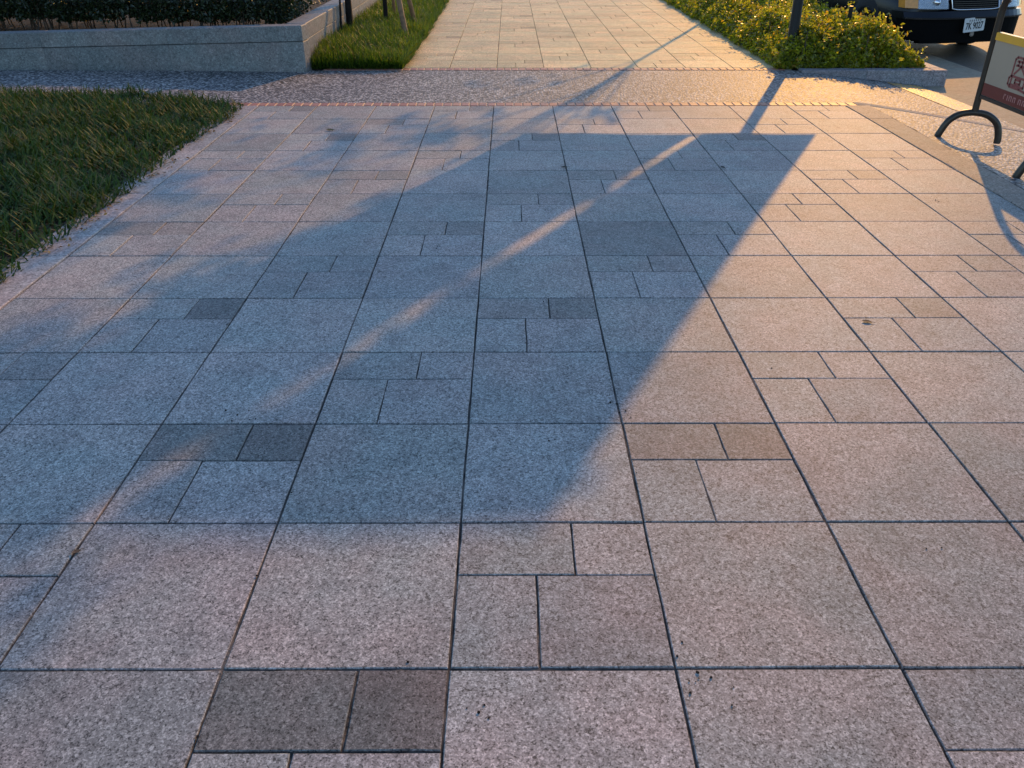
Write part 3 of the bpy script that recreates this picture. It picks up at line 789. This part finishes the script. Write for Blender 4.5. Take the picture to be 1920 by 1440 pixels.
# front nose sections: body lofted front to rear; each section (y, half width, sill z, belt z, hood z)
def ring(y, hw, z0, zw, zt, crown, n=24):
    """closed cross-section, superellipse-like sides"""
    P = []
    side = [(hw * .80, z0), (hw * .93, z0 + .03), (hw * .985, z0 + .12), (hw, (z0 + zw) / 2), (hw * .985, zw), (hw * .93, zw + (zt - zw) * .55), (hw * .78, zt - crown * .35), (hw * .45, zt - crown * .05), (0, zt)]
    P = [Vector((x, y, z)) for x, z in side]; P += [Vector((-x, y, z)) for x, z in side[-2::-1]]
    return P
secs = [(.12, .70, .30, .50, .66, .02), (.125, .74, .25, .52, .69, .02), (.16, .80, .21, .54, .715, .03), (.24, .85, .19, .56, .745, .04), (.42, .868, .18, .60, .79, .05),
        (.9, .872, .17, .66, .85, .05), (1.35, .873, .17, .70, .90, .05), (1.9, .873, .17, .73, .93, .05), (2.8, .873, .17, .75, .94, .05), (3.7, .870, .18, .77, .96, .05), (4.2, .86, .20, .78, .97, .05), (4.5, .80, .25, .74, .93, .05), (4.6, .66, .32, .66, .84, .04)]
V = []; 
for s_ in secs: V += ring(*s_)
m_ = 17
F = [(i * m_ + k, i * m_ + (k + 1) % m_, (i + 1) * m_ + (k + 1) % m_, (i + 1) * m_ + k) for i in range(len(secs) - 1) for k in range(m_)]
F += [tuple(range(m_))[::-1], tuple((len(secs) - 1) * m_ + k for k in range(m_))]
mb = MB(); mb.add(V, F, True); body = mb.build('body', M['carpaint'], car)
sub = body.modifiers.new('sub', 'SUBSURF'); sub.levels = 2; sub.render_levels = 2
# greenhouse
mb = MB()
gs = [(1.30, .74, .88, .90), (2.05, .60, .88, 1.38), (3.25, .60, .90, 1.40), (4.0, .70, .92, .97)]
V = []
for y, hw, z0, z1 in gs: V += [Vector((-.80, y, z0 - .06)), Vector((.80, y, z0 - .06)), Vector((hw, y, z1)), Vector((-hw, y, z1))]
mb.add(V, [(4 * i + k, 4 * i + (k + 1) % 4, 4 * i + 4 + (k + 1) % 4, 4 * i + 4 + k) for i in range(3) for k in range(4)] + [(0, 3, 2, 1), (12, 13, 14, 15)])
mb.build('windows', M['autoglass'], car)
mb = MB(); mb.box(-.605, 2.02, 1.375, .605, 3.30, 1.425, bev=.02); mb.build('roof', M['carpaint'], car)
for sx in (-1, 1):
    for a, b in (((.79 * sx, 1.28, .87), (.61 * sx, 2.04, 1.40)), ((.61 * sx, 3.25, 1.41), (.74 * sx, 4.02, .95)), ((.79 * sx, 2.7, .90), (.615 * sx, 2.65, 1.40))): mb = MB(); mb.tube([a, b], .03, 8); mb.build('pillar', M['carpaint'], car)
    mb = MB(); mb.box(-.09, -.05, -.06, .09, .05, .06, M=Matrix.Translation((.96 * sx, 1.55, .98)), bev=.02); mb.build('wing_mirror', M['carpaint'], car)
# front face details; surface of the nose at |x| follows this curve
def nose(x, push=0): ax = abs(x); return .010 + .20 * (ax / .87) ** 4.0 - push
def facet(xa, xb, zlo, zhi, depth, n=10, tilt=0.0, rnd=0.0, off=0.0):
    """block that follows the nose curve between xa and xb; tilt leans its top backwards"""
    V = []; F = []
    for i in range(n + 1):
        x = xa + (xb - xa) * i / n; e = 0
        lo = zlo(x) if callable(zlo) else zlo; hi = zhi(x) if callable(zhi) else zhi
        yf = nose(x) - off
        V += [(x, yf, lo), (x, yf + tilt * (hi - lo), hi), (x, yf + depth + tilt * (hi - lo), hi), (x, yf + depth, lo)]
    for i in range(n):
        for k in range(4): F.append((4 * i + k, 4 * i + (k + 1) % 4, 4 * i + 4 + (k + 1) % 4, 4 * i + 4 + k))
    F += [(0, 1, 2, 3), tuple(4 * n + k for k in (3, 2, 1, 0))]
    mb = MB(); mb.add(V, [f[::-1] for f in F]); return mb
facet(-.87, .87, .455, lambda x: .535 - .02 * abs(x), .22, 20, .5, off=.055).build('bumper', M['carpaint'], car)
facet(-.865, .865, .44, .458, .2, 20, 0, off=.062).build('bumper_lip', M['carpaint'], car)
facet(-.85, .85, .20, .442, .25, 20, -.05, off=.020).build('lower_bumper', M['blackplastic'], car)
facet(-.66, .66, .165, .205, .10, 12, 0, off=.03).build('air_dam', M['blackplastic'], car)
gr = facet(-.33, .33, .545, .69, .05, 10, .35, off=.018).build('grille', M['blackplastic'], car)
for k in range(6):
    z = .560 + k * .022; facet(-.315, .315, z, z + .006, .012, 10, .3, off=.024 - .0077 * k).build('grille_bar', M['grillebar'], gr)
mb = MB(); P_ = [(x, nose(x) - .024 + .35 * 0, .540 - .010 * 0 + .014 * (abs(x) / .34) ** 6) for x in [i * .034 - .34 for i in range(21)]]
P_ = [(-.345, nose(.34) + .03, .69)] + P_ + [(.345, nose(.34) + .03, .69)]
mb.tube(P_, .0085, 8); mb.build('grille_surround', M['chrome'], gr)
for sx in (-1, 1):
    xa, xb = sorted((.385 * sx, .735 * sx)); h = facet(xa, xb, .555, .70, .12, 8, .35, off=.0).build('headlight', M['reflector'], car)
    facet(xa, xb, .552, .703, .008, 8, .35, off=.022).build('lens', M['lens'], h)
    mb = MB(); mb.lathe([(0, .03), (.025, .02), (.052, -.01), (.058, -.03)], 16, Matrix.Translation((.52 * sx, nose(.52) + .01, .625)) @ Matrix.Rotation(R(90), 4, 'X')); mb.build('bulb_bowl', M['chrome'], h)
    xa, xb = sorted((.74 * sx, .86 * sx)); facet(xa, xb, .56, .69, .12, 5, .3, off=.012).build('indicator', M['amber'], car)
    mb = MB()
    for yy in (.92, 3.62): pass
    for yy in (.92, 3.62):
        mbw = MB(); Mx = Matrix.Translation((.78 * sx, yy, .315)) @ Matrix.Rotation(R(90), 4, 'Y')
        mbw.lathe([(.20, -.09), (.30, -.09), (.315, -.06), (.315, .06), (.30, .09), (.20, .09)], 28, Mx); wh = mbw.build('wheel', M['rubber'], car)
        mbr = MB(); mbr.lathe([(.0, .05), (.05, .07), (.16, .045), (.20, .088), (.205, 0), (.205, -.088), (0, -.06)], 28, Mx if sx > 0 else Matrix.Translation((.78 * sx, yy, .315)) @ Matrix.Rotation(R(-90), 4, 'Y')); mbr.build('rim', M['alloy'], wh)
mb = MB(); mb.box(-.55, .3, .16, .55, 4.3, .22); mb.build('underside', M['blackplastic'], car)
# number plate: white plate, black characters 7K 9027 under a row of small marks
pl = bpy.data.objects.new('number_plate', None); link(pl, car); pl.location = (0, -.052, .375); pl.rotation_euler = (R(-4), R(-3), R(6))
mb = MB()
rr = .012; w2, h2 = .165, .080; poly = []
for cx, cy, a0_ in ((w2 - rr, h2 - rr, 0), (-w2 + rr, h2 - rr, 90), (-w2 + rr, -h2 + rr, 180), (w2 - rr, -h2 + rr, 270)):
    poly += [(cx + rr * math.cos(R(a0_ + q_)), cy + rr * math.sin(R(a0_ + q_))) for q_ in (0, 30, 60, 90)]
RX = Matrix.Rotation(R(90), 4, 'X')
mb.prism(poly, .004, RX); mb.build('plate', M['whiteplate'], pl)
def text(s, size, loc, mat, parent, name, ext=.0008, sx=1.0, off=0.0):
    cu = bpy.data.curves.new(name, 'FONT'); cu.body = s; cu.size = size; cu.extrude = ext; cu.align_x = 'CENTER'; cu.align_y = 'CENTER'; cu.offset = off; cu.resolution_u = 3
    tmp = bpy.data.objects.new(name, cu); COL.objects.link(tmp)
    dg = bpy.context.evaluated_depsgraph_get(); me = bpy.data.meshes.new_from_object(tmp.evaluated_get(dg))
    bpy.data.objects.remove(tmp); me.materials.clear(); me.materials.append(mat)
    o = bpy.data.objects.new(name, me); link(o, parent); o.location = loc; o.rotation_euler = (R(90), 0, 0); o.scale = (sx, 1, 1)
    return o
text('7K 9027', .108, (0, -.0052, -.016), M['ink'], pl, 'characters', sx=.74, off=.0022)
mb = MB()
for i in range(6):
    x = -.09 + i * .034
    mb.box(x, -.0056, .046, x + .018, -.0042, .051); mb.box(x + .006, -.0056, .038, x + .011, -.0042, .060); mb.box(x - .001, -.0056, .036, x + .017, -.0042, .040)
mb.build('region_marks', M['ink'], pl)
mb = MB(); mb.lathe([(0, 0), (.028, 0), (.03, .012), (0, .012)], 14, Matrix.Translation((.02, -.02, .262)) @ RX); mb.build('tow_hook_cover', M['mortar'], car)

# ------------------------------------------------------------------ small things lying on the paving
def fallen_leaf(x, y, size, rz, col, label, curl=.3):
    mat = simple('fallen_leaf_' + str(int(col[0] * 1000)), col, .7, var=.3, scale=120)
    mb = MB(); n = 8; V = []; F = []
    for i in range(n + 1):
        t = i / n; w = math.sin(math.pi * t) ** .8 * .30 * size + .0004; z = .002 + curl * size * (t - .4) ** 2
        for s_, dz in ((-1, .08 * size), (0, 0), (1, .10 * size)): V.append((s_ * w, (t - .5) * size, z + dz * math.sin(math.pi * t)))
    for i in range(n):
        for k in range(2): F.append((3 * i + k, 3 * i + k + 1, 3 * i + k + 4, 3 * i + k + 3))
    F2 = list(F); mb.add(V, F2, True)
    mb.add([(v[0], v[1], v[2] - .0008) for v in V], [f[::-1] for f in F2], True)
    mb.tube([(0, -.5 * size, .003 + curl * size * .16), (.05 * size, -.8 * size, .003)], .0009, 5)
    o = mb.build('fallen_leaf', mat); o.location = (x, y, .001); o.rotation_euler = (0, 0, rz); return tag(o, label, 'leaf', 'fallen leaves')
fallen_leaf(1.448, 3.01, .040, 1.2, (.045, .035, .025), 'dark curled leaf on the sunlit paving right of the big shadow')
fallen_leaf(-1.36, 6.36, .065, 1.5, (.035, .06, .02), 'small green leaf on the far left of the paving near the lawn')
fallen_leaf(1.38, 5.315, .040, .4, (.02, .018, .015), 'dark leaf scrap on a joint inside the upper right of the big shadow')
fallen_leaf(.355, 5.32, .045, 1.7, (.06, .045, .03), 'brown leaf scrap on the shaded slabs right of the centre joint')
fallen_leaf(-1.13, 1.64, .022, 2.2, (.12, .075, .04), 'tiny tan leaf beside a joint near the lower left')
mb = MB()
pebs = [(.37, 2.36), (.36, 2.30), (.345, 2.40), (.40, 1.28), (.43, 1.24), (.41, 1.21), (.45, 1.20), (-.06, 1.16), (1.1, 1.66), (-.9, 2.32), (-.87, 2.30), (-.94, 2.34), (.13, 2.15), (.62, 3.3), (-.38, 3.9), (2.45, 4.62), (1.9, 4.6), (-.22, 1.30)]
for i in range(95):
    if i < 55: x, y = random.choice(pebs); x += random.gauss(0, .02); y += random.gauss(0, .02)
    else:
        x = X0 + T * random.randint(-3, 5) + random.gauss(0, .006) if random.random() < .5 else random.uniform(-2, 2.6)
        y = random.uniform(1.0, 5.5)
    r0 = random.uniform(.0012, .0034)
    V = [Vector((math.cos(a) * r0 * random.uniform(.7, 1.3), math.sin(a) * r0 * random.uniform(.7, 1.3), z)) + Vector((x, y, .0005)) for z in (0, r0 * .8) for a in [k * 1.257 for k in range(5)]]
    mb.add(V, [(4, 3, 2, 1, 0), (5, 6, 7, 8, 9)] + [(k, (k + 1) % 5, 5 + (k + 1) % 5, 5 + k) for k in range(5)])
o = mb.build('grit', M['darkbark']); tag(o, 'dark crumbs of grit scattered on the paving', 'grit', kind='stuff')
